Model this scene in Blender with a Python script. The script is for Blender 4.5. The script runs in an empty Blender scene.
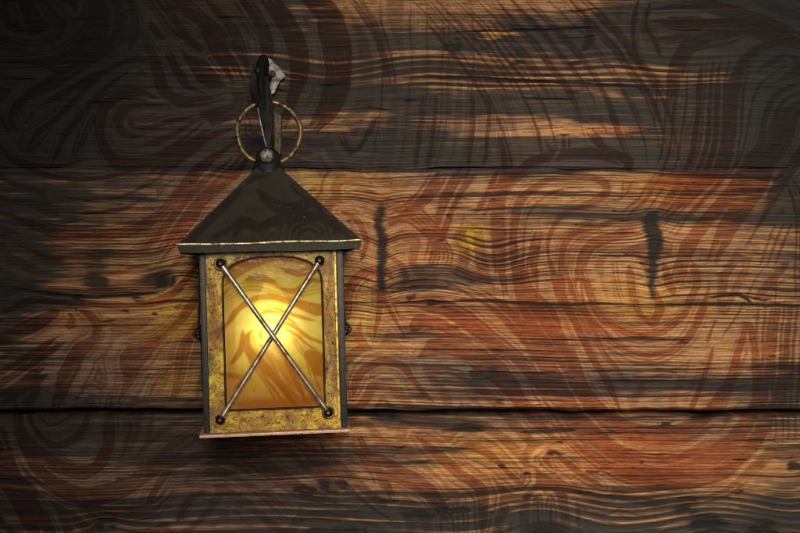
import bpy, bmesh, math
import numpy as np
from mathutils import Vector, Matrix

S = bpy.context.scene
COL = S.collection
D = 1.20                    # camera to wall, metres; 1 unit of the layout = 1 mm on the wall
CX, CY = 400.0, 266.5

# ------------------------------------------------------------------ noise
def _h(ix, iy, seed):
    h = (ix.astype(np.int64) * 374761393 + iy.astype(np.int64) * 668265263 + seed * 2246822519) & 0xFFFFFFFF
    h = ((h ^ (h >> 13)) * 1274126177) & 0xFFFFFFFF
    return ((h ^ (h >> 16)) & 0xFFFF) / 65535.0

def vn(x, y, seed=0):
    """value noise 0..1"""
    xf = np.floor(x); yf = np.floor(y)
    fx = x - xf; fy = y - yf
    fx = fx * fx * (3 - 2 * fx); fy = fy * fy * (3 - 2 * fy)
    a = _h(xf, yf, seed); b = _h(xf + 1, yf, seed); c = _h(xf, yf + 1, seed); d = _h(xf + 1, yf + 1, seed)
    return (a * (1 - fx) + b * fx) * (1 - fy) + (c * (1 - fx) + d * fx) * fy

def fbm(x, y, seed=0, o=3):
    r = 0; a = .5; t = 0
    for i in range(o):
        r = r + a * vn(x * 2 ** i, y * 2 ** i, seed + 17 * i); t += a; a *= .5
    return r / t

def sstep(a, b, x):
    t = np.clip((x - a) / (b - a), 0, 1)
    return t * t * (3 - 2 * t)

# ------------------------------------------------------------------ strokes
def catmull(P, step=5.0):
    P = np.array(P, float)
    if len(P) == 2:
        n = max(2, int(np.linalg.norm(P[1, :2] - P[0, :2]) / 12) + 1)
        t = np.linspace(0, 1, n)[:, None]
        return P[0] * (1 - t) + P[1] * t
    Q = np.vstack([2 * P[0] - P[1], P, 2 * P[-1] - P[-2]])
    out = []
    for i in range(1, len(Q) - 2):
        p0, p1, p2, p3 = Q[i - 1], Q[i], Q[i + 1], Q[i + 2]
        n = max(2, int(np.linalg.norm(p2[:2] - p1[:2]) / step))
        for t in np.arange(n) / n:
            out.append(.5 * (2 * p1 + (p2 - p0) * t + (2 * p0 - 5 * p1 + 4 * p2 - p3) * t * t + (3 * p1 - p0 - 3 * p2 + p3) * t ** 3))
    out.append(P[-1])
    return np.array(out)

class Strokes:
    """a list of tapered curved strokes: (points with half widths, value, softness)"""
    def __init__(self, seed, hairs=False): self.L = []; self.r = np.random.RandomState(seed); self.hairs = hairs
    def s(self, pts, hw, val=1.0, soft=1.0, taper=True):
        n = len(pts)
        if not hasattr(hw, '__len__'): hw = [hw] * n
        hw = np.interp(np.linspace(0, 1, n), np.linspace(0, 1, len(hw)), hw)
        C = catmull(np.column_stack([np.array(pts, float), hw]))
        if taper:
            k = max(2, len(C) // 6)
            w = np.ones(len(C)); w[:k] = np.linspace(.25, 1, k); w[-k:] = np.linspace(1, .25, k)
            C[:, 2] *= w
        self.L.append((C, val, soft))
        r = self.r
        if val > 0 and self.hairs and C[:, 2].max() > 2.0 and len(C) > 5:
            T = np.gradient(C[:, :2], axis=0); T /= np.linalg.norm(T, axis=1)[:, None] + 1e-9
            Nn = np.column_stack([-T[:, 1], T[:, 0]])
            for sg in (-1, 1):
                for q in range(r.randint(1, 3)):
                    off = sg * (C[:, 2] + 1.6 + 2.2 * q + r.uniform(0, 1.6))
                    a = int(len(C) * r.uniform(0, .3)); e = max(a + 4, int(len(C) * r.uniform(.6, 1)))
                    H = np.column_stack([C[:, :2] + Nn * off[:, None], np.full(len(C), r.uniform(.4, .9))])[a:e:2]
                    if len(H) < 3: continue
                    H[:, 2] *= np.sin(np.linspace(.3, 2.9, len(H)))
                    self.L.append((H, val * r.uniform(.5, .9), .9))
                if C[:, 2].max() > 5:
                    off = sg * C[:, 2] * r.uniform(.3, .7)
                    H = np.column_stack([C[:, :2] + Nn * off[:, None], np.full(len(C), r.uniform(.4, .8))])[1:-1:2]
                    H[:, 2] *= np.sin(np.linspace(.2, 3.0, len(H)))
                    self.L.append((H, -r.uniform(.4, .9), .9))
    def b(self, pts, spread, n, hw, val=1.0, soft=.9):
        """n hair lines running along pts inside a band of half width spread"""
        r = self.r
        P = np.array(pts, float)
        sp = np.interp(np.linspace(0, 1, len(P)), np.linspace(0, 1, len(spread)), spread) if hasattr(spread, '__len__') else np.full(len(P), spread)
        T = np.gradient(P, axis=0); T /= np.linalg.norm(T, axis=1)[:, None] + 1e-9
        N = np.column_stack([-T[:, 1], T[:, 0]])
        for j in range(n):
            o = -1 + 2 * (j + .5 + r.uniform(-.35, .35)) / n
            Q = P + N * (o * sp)[:, None] + r.normal(0, .7, P.shape)
            a = 0 if r.rand() < .55 else r.uniform(0, .35); e = 1 if r.rand() < .55 else r.uniform(.65, 1)
            Cc = catmull(Q, 8)
            i0, i1 = int(a * (len(Cc) - 1)), max(int(a * (len(Cc) - 1)) + 3, int(e * len(Cc)))
            Cc = Cc[i0:i1]
            if len(Cc) < 3: continue
            w = hw * r.uniform(.5, 1.5) * (0.55 + .9 * np.interp(np.arange(len(Cc)), np.linspace(0, len(Cc), 5), r.rand(5)))
            k = max(2, len(Cc) // 4); w[:k] *= np.linspace(.2, 1, k); w[-k:] *= np.linspace(1, .2, k)
            self.L.append((np.column_stack([Cc, w]), val * r.uniform(.7, 1), soft))

def _seg(xs, ys, C):
    """signed margin (half width - distance) of the nearest piece of the stroke"""
    best = np.full(xs.shape, -1e9)
    for i in range(len(C) - 1):
        ax, ay, aw = C[i]; bx, by, bw = C[i + 1]
        dx, dy = bx - ax, by - ay
        t = np.clip(((xs - ax) * dx + (ys - ay) * dy) / (dx * dx + dy * dy + 1e-9), 0, 1)
        d = np.sqrt((xs - ax - t * dx) ** 2 + (ys - ay - t * dy) ** 2)
        np.maximum(best, aw + (bw - aw) * t - d, out=best)
    return best

def paint(M, X, Y, strokes, wx=None, wy=None, best=None):
    """X, Y: 2-D grids (separable in rows/cols roughly); paints the strokes into M in order"""
    xr = X[0]; yr = Y[:, 0]
    if wx is None: wx, wy = X, Y
    for C, val, soft in strokes.L:
        pad = C[:, 2].max() + soft + (7 if best is None else 26)
        i0, i1 = np.searchsorted(xr, [C[:, 0].min() - pad, C[:, 0].max() + pad])
        j0, j1 = np.searchsorted(yr, [C[:, 1].min() - pad, C[:, 1].max() + pad])
        if i1 - i0 < 1 or j1 - j0 < 1: continue
        m = _seg(wx[j0:j1, i0:i1], wy[j0:j1, i0:i1], C)
        a = sstep(-soft, soft, m)
        if best is not None and val > .5: np.maximum(best[j0:j1, i0:i1], m + (0 if C[:, 2].max() > 1.5 else -.8), out=best[j0:j1, i0:i1])
        B = M[j0:j1, i0:i1]
        if val >= 0: np.maximum(B, a * val, out=B)
        else: B *= 1 + val * a
    return M

# ------------------------------------------------------------------ swirl stain on the wall (layout millimetres)
W = Strokes(4, True)
s, b = W.s, W.b
# upper left whorl
s([(97,-8),(101,18),(93,38),(76,53),(50,61),(20,62),(-10,60)], [8,11,14,10,5,2.6,2], taper=False)
s([(42,-5),(55,12),(67,25),(60,38),(48,44),(28,46),(-8,38)], [1.6,2.4,3.4,3,1.5,1.2,1.6])
s([(5,-6),(7,14),(14,26),(24,31)], [1.6,3,2.6,.6])
s([(-8,75),(20,80),(38,78)], [1.4,1.4,.6])
s([(28,65),(54,69),(60,76),(48,83),(30,95),(20,106),(22,114)], [1,2.2,2,1.6,1.4,2.4,4])
b([(118,-8),(124,18),(116,42),(96,58),(70,74),(45,88),(27,99),(14,112),(13,124),(22,132)], [9,7,7,5,5,5,4,3,3,2], 6, 1.4)
s([(112,-5),(120,12),(118,32),(106,50)], [4,4.5,3,1.5])
s([(160,62),(130,62),(105,72),(85,82),(60,95),(38,107)], [2,3,3,3,4,1])
s([(108,70),(90,85),(70,103),(55,120),(38,134),(26,150)], [1.5,2.5,3,3,3,1.5])
s([(132,72),(110,86),(86,110),(71,126),(61,142),(50,166)], [1.5,2.5,3.2,3.6,3,2])
b([(140,80),(112,95),(92,116),(80,140),(68,166)], 5, 3, 1)
s([(160,100),(142,94),(122,96),(107,107),(100,122),(100,140),(107,154),(120,164),(152,160),(176,150)], [3,4,5,5,6,5,6,8,6,3])
s([(164,107),(141,106),(126,110),(118,120),(122,130),(135,135),(152,131)], [1.6,2.2,4,5,4.5,3,1])
s([(131,118),(133,125),(146,128),(168,122),(195,116)], [1.6,2.6,2.6,2.4,1])
b([(10,118),(22,150),(35,148),(50,128)], 3, 3, .9)
s([(88,130),(92,150),(98,160),(105,166)], [1,1.2,1.2,.8], -1)
s([(-5,140),(15,160),(50,166),(85,160)], [2,2,2,1])
s([(-5,112),(6,125),(12,134)], [2,2,1])
b([(124,-6),(137,20),(134,42),(128,50)], 4, 3, 1.6)
b([(150,-6),(170,16),(188,36),(206,50)], [8,8,7,6], 6, 1.9)
b([(170,-6),(192,12),(212,28),(236,60),(246,80)], [7,7,8,8,6], 6, 2.2)
b([(146,40),(157,66),(163,92),(180,103),(205,100),(225,96)], [4,4,4,4,3,3], 3, 3)
b([(166,50),(178,72),(188,86),(206,92)], 4, 3, 2.4)
s([(205,0),(228,24),(242,48),(250,78)], [2,5,5,2])
b([(208,30),(222,54),(232,74),(240,90)], 6, 4, 2)
b([(236,-8),(256,20),(266,45),(269,70),(262,94)], [7,7,6,5,4], 5, 2.4)
b([(266,-6),(288,22),(298,46),(301,72),(297,100),(284,126)], [8,7,7,6,6,5], 5, 3)
b([(300,-8),(326,18),(338,46),(341,78),(333,106),(312,128)], [10,9,9,8,7,5], 5, 3.6)
s([(318,26),(330,52),(333,80),(326,106),(310,126)], [4,7,7,6,3])
b([(352,-6),(374,22),(386,52),(392,90)], [9,8,7,6], 5, 1.4, .8)
b([(340,132),(352,150),(366,140),(376,118)], 3, 3, 1.2)
# centre top: slanting hair lines
for x0 in (398,416,434,450,466,484,502,520,540,558,576):
    b([(x0,-6),(x0+30,25),(x0+62,60),(x0+86,95),(x0+102,135),(x0+108,165)], 4, 2, 1.7, .85)
for x0 in (380,408,424,440,446,470):
    s([(x0,-5),(x0+3,50),(x0+1,100),(x0-3,140),(x0-12,172)], 1.3, .6)
for x0 in (418,431,470,486):
    s([(x0+4,96),(x0+2,130),(x0-3,165)], 2.6, .8)
s([(584,20),(588,40),(580,52)], [2,5,3])
# upper right hooks and fringe
s([(640,-6),(632,25),(634,48),(641,66),(654,80),(654,104),(650,130)], [1.4,3,3,2,2,1.4,1])
s([(650,5),(645,24),(654,42),(660,58)], [3,2.4,3,2])
b([(650,5),(690,4),(730,13),(766,26),(806,44)], [6,6,5,5,5], 4, 2.2)
b([(650,22),(692,27),(742,28),(776,42),(802,50)], [6,6,4,4,4], 4, 2.2)
s([(656,40),(690,38),(720,33),(752,36),(776,46)], [3,2.4,2,3,5])
b([(806,50),(775,47),(752,56),(738,70),(731,100),(728,140),(716,178),(688,205),(664,232)], [6,6,7,6,5,5,7,8,9], 7, 1.9)
b([(740,36),(700,42),(684,52),(676,70),(672,104)], [5,6,6,6,5], 5, 2)
for x0, h in ((664,1.2),(672,2),(683,1.2),(696,3),(701,1),(707,2.4),(714,3),(722,2.2),(733,3.2),(741,1.4)):
    s([(x0+6,60),(x0+2,84),(x0,110),(x0-1,140),(x0-8,168),(x0-26,196),(x0-50,220)], [h*.7,h,h,h,h,h*1.1,h*.6], .9)
s([(786,64),(760,84),(750,108),(746,140),(736,166),(712,190)], [1,1.2,1.2,1.2,1.6,1])
b([(806,84),(778,100),(769,122),(764,146),(750,166),(722,194),(698,222),(684,250),(674,282)], [7,8,8,8,8,8,8,7,6], 6, 3)
b([(812,104),(792,116),(784,140),(768,168),(744,200),(722,232),(708,264)], [8,8,8,8,8,7,6], 6, 2.6)
b([(812,134),(796,164),(776,190),(756,218),(740,246)], [7,7,6,5,4], 5, 1.6)
b([(784,170),(796,200),(800,240),(798,300)], [4,5,6,6], 5, 1.4, .8)
for x0 in (762,770,778): s([(x0+12,222),(x0+2,246),(x0-6,268)], [.6,1.4,.8])
s([(640,190),(668,182),(700,176),(724,172)], [3,7,7,3], .8, 5)
s([(716,180),(690,206),(664,232),(648,252)], [1,2,2,1], -1)
s([(744,160),(716,192),(690,222),(676,246)], [1.4,3,3,1], -.9)
# the upright arch and its tongue, right of centre
b([(500,128),(506,165),(499,215),(500,262),(503,296)], [5,6,6,6,4], 4, 2.2)
s([(516,300),(513,262),(512,232),(522,198),(546,181),(580,175),(600,179),(606,190),(597,200),(578,206),(560,216),(549,232),(546,250),(550,272)], [4,4,4,4,3,3.4,4,4.4,4,3,3,3,3,3])
b([(500,300),(497,240),(505,190),(526,168),(552,158),(590,154),(618,160),(630,172)], [4,5,6,5,5,5,4,3], 4, 2.4)
s([(524,300),(522,240),(532,206),(552,192),(580,186),(596,188)], [1,1.2,1.2,1.2,1,.8])
s([(530,196),(556,186),(586,184),(596,190),(572,198),(552,206)], [1,2,3,3,2,1], -1)
s([(562,300),(560,262),(563,246),(577,232),(602,225),(640,214)], [3,3.4,3.4,3.6,3,2])
b([(576,290),(580,262),(590,246),(612,236),(644,228)], [5,5,5,5,5], 5, 1.7)
b([(536,296),(532,262),(536,232)], 5, 4, 1.6)
s([(610,185),(616,168),(628,160)], [2,2.4,1.4], -1)
b([(545,138),(556,156),(568,148),(566,134)], 4, 3, 2)
b([(590,132),(606,150),(626,156),(630,170)], 4, 3, 2.2)
s([(538,170),(553,160),(560,142),(552,128)], [1,1.6,1.6,1], -.9)
s([(662,160),(650,176),(636,186),(626,180)], [1,1.6,1.6,1], -.9)
# wide brown flow right of centre and the big bowls
s([(520,262),(522,290),(536,312),(552,334),(568,362),(582,396)], [8,10,15,14,10,6])
s([(528,262),(531,286)], 1, -1); s([(546,270),(552,300),(562,324),(572,350)], [1.2,1.6,2,1], -1)
s([(550,262),(560,298),(574,324),(590,354),(606,382),(622,410)], [4,5,4,4,4,3])
b([(563,262),(572,298),(588,326),(606,354),(628,384)], 5, 5, 1.3)
s([(578,262),(586,300),(602,330),(626,350),(650,355),(676,346),(692,328),(701,304),(707,280)], [5,6,5,4,5,4,4,4,3])
s([(584,268),(594,304),(612,324),(637,334),(662,329),(682,314),(696,292)], [1.6,3.6,5,4.4,4,3.4,1.6])
s([(580,285),(590,312),(606,330),(628,343),(652,346),(672,338)], 1.1, -1)
s([(628,266),(632,296),(640,316),(652,322),(658,308),(654,286)], [5,4,3,4,5,3])
s([(662,262),(668,282),(674,296)], [3,5,2]); s([(690,262),(694,284),(684,304)], [4,4,2])
b([(612,262),(616,290),(624,314)], 5, 3, 1)
b([(556,334),(574,376),(600,414),(640,433),(682,430),(712,408),(728,384),(742,352)], [6,7,8,7,7,7,6,5], 6, 2.2)
b([(540,342),(558,386),(586,428),(622,456),(662,466),(702,460),(732,440),(752,408),(766,366),(773,300),(779,236)], [7,8,8,8,8,8,8,7,6,6,5], 7, 2.4)
b([(520,350),(546,402),(578,446),(620,474),(662,483),(712,475),(748,448),(770,416),(784,376),(790,310)], [8,8,8,8,8,8,8,7,7,6], 6, 2.0)
s([(620,452),(660,462),(696,452),(716,445),(723,438)], [5,9,9,6,3], .9, 3)
s([(598,424),(640,440),(684,440),(716,424)], [2,6,6,2], .8, 3)
s([(612,440),(650,452),(690,446),(728,418),(744,386)], 1.2, -1)
s([(718,410),(732,366),(744,324),(751,340),(756,402)], [3,4,3,4,4])
s([(706,340),(712,320)], [2,3]); s([(690,410),(704,374),(711,346)], [3,3,2])
s([(764,262),(748,290),(732,318),(720,336)], [.7,1.1,1,.7])
s([(786,262),(766,286),(752,300)], [3,5,3])
for x0 in (752,759,765,772,778,785,791,798):
    s([(x0+4,300),(x0+1,344),(x0,390),(x0-3,440)], [1.2,1.6,1.9,1.1], .8)
# centre: tongues right of the lantern
s([(345,322),(349,292),(360,276),(378,270),(392,278)], [4,5,5,4,3])
s([(378,268),(380,300),(376,338)], [3,4,1.6]); s([(380,292),(392,312),(408,338)], [2.6,2.6,1])
s([(396,300),(430,304),(464,318),(498,345),(530,372),(560,410)], [3,7,9,9,8,5])
s([(412,330),(426,318),(448,326),(470,342)], [4,9,9,6])
s([(408,322),(420,312),(442,318),(472,336),(510,362),(538,392)], [1.6,1.8,1.4,1.4,1.2,.8], -1)
s([(420,356),(440,346),(470,351),(500,372),(524,398)], [6,9,9,8,4])
s([(416,346),(419,364),(434,380),(462,396)], [1.4,1.6,1.4,.8], -1)
s([(352,396),(362,372),(382,361),(402,366),(418,386),(434,404)], [4,4.4,4.4,4,3,2])
b([(446,278),(488,300),(526,334),(556,380),(578,422),(604,466)], [9,9,9,8,8,8], 8, 1.5)
b([(460,350),(500,380),(530,412),(560,440)], [8,8,8,6], 5, 2)
b([(470,168),(452,198),(441,230),(426,262)], [10,9,8,7], 7, 2.4)
b([(440,172),(424,196),(402,214),(388,226)], [9,8,7,5], 5, 2)
b([(500,170),(488,196),(476,214)], 7, 4, 2.2)
s([(463,178),(450,206),(440,232)], [1,1.5,1], -1); s([(476,186),(466,208)], [1,1.4], -1)
for k in range(5):
    s([(384,222-k*3),(406,222-k*5),(426+k*2,234-k*3),(436+k*4,252),(430+k*5,268)], [1,1.6,1.6,1.4,1], .8)
s([(340,212),(356,220),(366,240),(360,262)], [2,3,3,2], .8); s([(350,226),(356,240),(352,256)], [1,1.6,1], .8)
b([(348,196),(372,196),(396,206),(420,204)], 6, 4, 1.6, .7)
# left half, middle log: hanging bowls
s([(-8,150),(20,165),(46,175),(92,180),(130,172),(152,159),(182,140),(204,124)], [2,3.6,3,2,3,4,3,2])
s([(55,194),(90,200),(122,198),(152,184),(178,164),(206,146)], [.6,1,1.4,1.6,1.6,1.2])
s([(68,212),(100,213),(130,209),(152,195)], [.6,1.6,1.8,.8])
s([(-8,207),(25,222),(56,233),(102,236),(140,228),(162,214),(182,190),(204,166),(236,140)], [3,4,5,5.4,5,5,6,6,3])
s([(15,243),(50,256),(86,258),(130,255),(156,240),(176,214),(200,186),(232,158)], [1,3,2,1,4,4,4,3])
b([(156,258),(184,226),(206,198),(238,166),(250,150)], [6,6,6,5,4], 4, 2.2)
b([(150,180),(176,158),(210,136),(240,120)], 6, 4, 2)
s([(40,222),(62,224),(84,219)], [.6,1.4,.6], .8)
s([(208,252),(184,284),(166,298),(132,305),(96,303),(60,303),(34,300),(-6,320)], [3,3.4,4,3,3,3,4,3])
s([(62,312),(44,320),(20,331),(-6,346)], [3,7,7,5])
s([(82,311),(97,319),(96,335),(82,350),(66,372),(56,386)], [5,5,4,7,5,2])
s([(206,282),(186,314),(166,334),(146,350),(132,360),(128,380),(118,404)], [4,5,4,9,12,6,3])
s([(200,320),(186,350),(180,380),(172,400)], [3,6,5,3])
b([(66,342),(34,358),(-6,386)], [7,7,6], 5, 1.8); b([(46,368),(20,386),(-6,404)], [7,7,6], 5, 2)
b([(88,354),(72,380),(60,398),(52,420)], [5,5,5,4], 4, 2)
s([(40,372),(34,396),(22,404)], [3,5,4])
b([(150,400),(166,372),(186,352)], 5, 3, 1.4)
# lower left
s([(24,398),(30,420),(45,440),(60,447),(80,436),(88,416),(93,398)], [2,2.4,3,4,4.4,3.4,2])
s([(36,414),(50,425),(64,421),(74,409)], [.6,1.8,1.6,.8])
s([(14,398),(22,430),(45,455),(74,471),(96,469),(108,450),(110,420),(113,396)], [4,4,6,7,7,6,6,4])
b([(4,404),(16,440),(40,472),(76,494),(116,492),(150,470),(182,442),(214,424)], [7,8,8,8,8,8,8,7], 8, 2.1)
b([(-4,430),(14,470),(38,502),(62,540)], [7,8,8,8], 6, 2.6)
s([(-6,466),(14,490),(30,520),(42,540)], [4,7,7,5])
b([(60,480),(100,512),(150,510),(176,488)], [6,7,7,6], 5, 1.8)
s([(131,418),(128,440),(123,456)], [1,3,1.4]); s([(140,412),(136,436),(128,452)], [1,1.4,.8])
s([(146,508),(163,477),(186,460),(216,455),(250,470)], [3,4,4.4,4,3])
s([(178,520),(190,500),(208,489)], [4,4,2]); b([(200,470),(226,468),(256,486),(290,512)], 7, 5, 2)
s([(200,444),(238,448),(268,468),(302,490),(336,502)], [6,9,9,8,4])
s([(262,444),(296,450),(318,470),(336,492)], [9,10,9,5]); s([(206,438),(290,440)], [4,4], .9, 3)
b([(316,440),(338,470),(366,496),(400,520)], 7, 5, 1.8); b([(356,436),(372,466),(390,500)], 6, 4, 2)
s([(216,462),(250,476),(282,500)], [1,2.4,1], -.9); s([(292,446),(318,472)], [1.4,2], -.9); s([(324,440),(334,462)], [1,1.4], -.9)
b([(350,452),(390,470),(430,490),(452,520)], [9,9,8,7], 6, 2)
s([(414,434),(440,455),(462,475),(481,489),(483,508),(480,540)], [3,5,5,6,5,3])
s([(454,446),(480,449),(500,462),(515,478),(522,482),(526,474)], [3,5,3.4,2.4,2.4,1.6])
s([(552,470),(544,460),(554,455),(572,466),(602,486)], [2.4,3,3,3.4,2])
for x0 in (440,452,462,538,550): s([(x0,498),(x0+1,536)], [1.4,2], .7)

def warped(X, Y):
    wx = X + 3.2 * (vn(X / 34, Y / 34, 1) - .5) + 1.6 * (vn(X / 11, Y / 11, 2) - .5)
    wy = Y + 3.2 * (vn(X / 34, Y / 34, 3) - .5) + 1.6 * (vn(X / 11, Y / 11, 4) - .5)
    return wx, wy

# ------------------------------------------------------------------ cracks, pits, tar and painted shade on the wall
K = Strokes(9)      # cracks (deep)
K.s([(338,303),(430,302),(490,301),(530,303),(600,304),(642,305),(702,304),(812,306)], [.6,.7,1.6,1.7,1.3,.6,1.5,1.6], taper=False)
K.s([(18,289),(60,294),(100,297),(150,293),(166,289)], [.6,1.5,1.3,1.5,.8]); K.s([(140,305),(172,301),(206,300)], [.5,.9,.6])
K.s([(702,298),(734,295),(744,299),(750,305)], [.5,1.6,1.6,.9]); K.s([(736,295),(760,300),(768,299)], [.8,1,.6])
K.s([(455,34),(530,31),(602,28)], [.5,1,.6]); K.s([(396,78),(470,79),(560,83),(640,88)], [.6,1.2,1,.6])
K.s([(480,372),(600,371),(806,366)], [.6,.9,.6], .8); K.s([(590,381),(700,380),(806,379)], [.5,.9,.6], .8)
K.s([(520,338),(640,340),(700,338)], [.4,.7,.4], .7); K.s([(600,200),(660,200)], [.5,.6], .7); K.s([(696,178),(770,178)], [.6,.7], .7)
K.s([(486,233),(640,234)], [.4,.7], .6); K.s([(600,365),(720,364)], [.5,.6], .7); K.s([(340,380),(430,378),(480,380)], [.4,.8,.5], .7)
K.s([(110,374),(205,374)], [.5,.6], .5); K.s([(60,233),(140,232)], [.3,.5], .4)
K.s([(400,440),(470,442),(560,441)], [.4,.6,.4], .6); K.s([(560,451),(700,450)], [.3,.5], .5)
K.s([(520,432),(560,430),(575,429)], [1,1.8,1], .9); K.s([(440,431),(470,431),(485,432)], [1,1.8,1], .9)
P = Strokes(10)     # tar spots, slots, knots (shallow pits)
SL = Strokes(11)
SL.s([(380,210),(381,228),(380,250),(381,268),(380,287)], [4.2,5.4,5.2,4.6,3.6], soft=2.8, taper=False)
SL.s([(651,216),(651,228),(652,246),(651,262),(651,280),(650,296)], [5,8.5,8.2,5.2,4,2.6], soft=2.8, taper=False)
for x, y, rx, ry in ((101,282,6,5),(165,281,8,8),(82,299,3,2.4),(140,299,3.6,3),(155,312,2.2,1.6),(411,297,4,3),(429,303,6,3.4),
                     (485,375,12,4),(336,486,13,8),(305,490,9,5),(533,497,6,3.4),(684,507,8,5),(791,466,7,4),(668,425,5,2.4),(610,432,5,2.4),
                     (106,524,9,6),(546,532,12,11),(706,522,13,9),(500,467,3,2.6),(527,475,3,2),(369,193,2.6,1.4),(352,219,1.4,1.2),(448,215,1.5,1.4),
                     (128,310,2.6,1.2),(520,64,6,3),(575,66,7,2.4),(500,83,2.4,4),(452,47,4,7),(760,530,10,8),(350,531,14,5),(452,510,14,3),(420,513,16,4)):
    n = max(1, int(rx / max(ry, 1)))
    P.s([(x - rx + ry * .6, y), (x + rx - ry * .6, y)], ry * 1.1, soft=max(1.3, ry * .55), taper=False)
rs = np.random.RandomState(3)
for k in range(75):
    x, y, l = rs.uniform(0, 800), rs.choice([rs.uniform(172, 408), rs.uniform(418, 530), rs.uniform(5, 160)]), rs.uniform(8, 60)
    K.s([(x, y), (x + l * .5, y + rs.uniform(-1, 1)), (x + l, y + rs.uniform(-1.5, 1.5))], [.2, rs.uniform(.4, 1.0), .2], rs.uniform(.6, 1), .7)
for k in range(40):
    x, y = rs.uniform(0, 800), rs.choice([rs.uniform(172, 408), rs.uniform(418, 530)])
    r_ = rs.uniform(1.0, 2.6); P.s([(x - r_, y), (x + r_ * rs.uniform(1, 2.5), y + rs.uniform(-.6, .6))], r_ * .7, rs.uniform(.7, 1), 1.6, taper=False)
for k in range(230):
    x, y = rs.uniform(0, 800), rs.uniform(175, 470)
    P.s([(x, y), (x + rs.uniform(.6, 2), y + rs.uniform(-.6, .6))], rs.uniform(.35, .9), .9, .6, taper=False)

# soot / tar, plus corner, underside and lantern shade painted in: soft ellipses  x, y, rx, ry, amount
SOOT_SHADE = [(300,411,140,5,.7),(560,409,260,4,.6),(600,419,280,4.5,.75),(420,417,60,6,.6),(640,160,180,10,.7),(380,163,120,9,.9),(40,60,135,150,1.5),(60,140,150,40,1.2),(200,20,120,34,.75),(260,100,150,16,.85),(200,158,330,11,1.3),(480,158,420,9,1.5),(700,158,200,14,1.2),
        (430,38,90,8,1.2),(520,49,150,5.5,1.3),(560,33,60,13,.75),(350,56,32,15,1.2),(640,34,60,26,1.25),(740,40,110,30,1.0),(790,5,80,16,.9),(500,107,260,10,1.2),(650,108,160,11,1.0),
        (730,132,70,24,1.3),(800,130,60,60,1.4),(400,128,50,8,.5),(340,96,60,12,.9),(290,60,40,30,.55),(440,148,120,9,.8),
        (500,172,60,12,1.0),(530,162,60,9,.8),(530,209,70,5,1.0),(590,213,80,5,.8),(690,216,110,6,.9),(770,218,50,7,.95),(650,214,24,7,.7),(440,205,40,6,.5),
        (432,272,42,10,.9),(478,280,60,5,.6),(400,285,30,5,.5),(420,330,26,9,.45),(395,335,24,6,.5),(500,262,26,4,.5),
        (500,376,60,7,.9),(600,384,90,8,.55),(690,386,110,9,.55),(640,372,80,5,.5),(450,400,120,10,.55),(420,370,60,9,.4),(640,344,110,4,.35),(770,390,60,26,.6),
        (5,262,38,62,1.3),(20,300,50,12,1.0),(100,283,14,9,.9),(166,281,16,10,1.0),(432,281,30,10,.9),(95,294,85,5,.95),(30,270,60,9,.6),(95,258,18,22,.5),(160,262,30,20,.55),(60,205,34,16,.35),(150,208,24,26,.3),
        (70,330,34,5,.6),(160,332,40,6,.55),(10,340,40,24,.5),(90,408,180,16,.95),(30,400,60,46,.7),(130,432,140,26,.8),(10,500,40,60,.4),(190,440,150,24,.7),(250,470,110,26,.55),
        (300,516,120,9,.8),(200,512,70,5,.6),(60,520,60,14,.5),(430,510,60,6,1.0),(340,532,80,6,.9),(540,524,40,13,1.5),(708,521,50,11,1.4),(770,524,40,10,1.2),(620,531,60,4,1.2),(430,513,70,6,1.3),(350,531,60,6,1.2),(620,527,60,5,.8),(780,505,40,20,.7),(790,450,40,50,.45),
        (460,430,70,4,.6),(560,430,60,3,.6),(420,425,60,8,.5),(450,446,90,3,.35),(800,300,36,120,.5),(800,200,50,40,.9)]
GREY = [(430,20,160,24,.5),(400,136,80,14,.9),(470,126,90,12,.5),(120,190,140,26,.7),(200,190,60,40,.5),(140,370,80,40,.7),(600,380,240,24,.6),(450,372,80,22,.7),(410,180,60,14,.5),(90,470,170,70,.95),(60,390,90,50,.6),(260,470,120,30,.5),(520,425,120,10,.6),(700,425,80,14,.5),(460,180,60,30,.5),(640,340,160,10,.2),(260,500,120,30,.5),(760,260,50,60,.25)]
ORANGE = [(690,182,70,22,1.0),(560,150,60,10,.6),(620,128,50,12,.8),(500,318,110,16,.7),(560,310,60,40,.5),(690,470,120,24,.5),(620,440,60,20,.5),(400,250,40,40,.4),(650,330,90,30,.4),(300,80,90,20,.6),(470,150,40,8,.5),(170,345,60,30,.3),(560,460,50,30,.2)]
YELLOW = [(471,238,11,10,2.2),(180,318,34,22,.55),(330,180,44,16,.35),(500,450,70,20,.3),(640,300,70,20,.3),(180,385,26,20,.4),(362,320,22,40,.35),(660,190,22,12,.4),(500,38,14,6,.5)]  # yellow knot and tan wood; beside the lantern its glow painted on
# tar-free strips kept light in the upper log
CLEAN = [(600,74,280,11,1.0),(340,74,120,13,.85),(470,18,150,14,.6),(430,66,110,7,.6),(570,128,90,10,.7),(600,8,60,16,.4),(500,38,16,6,.9),(720,28,60,6,.3),(180,66,60,12,.5),(210,126,90,14,.45),(450,125,120,8,.5)]
def ell(X, Y, L, jx=0, jy=0):
    F = np.zeros(X.shape)
    for x, y, rx, ry, a in L:
        F += a * np.exp(-((X + jx - x) / rx) ** 2 - ((Y + jy - y) / ry) ** 2)
    return F

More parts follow.
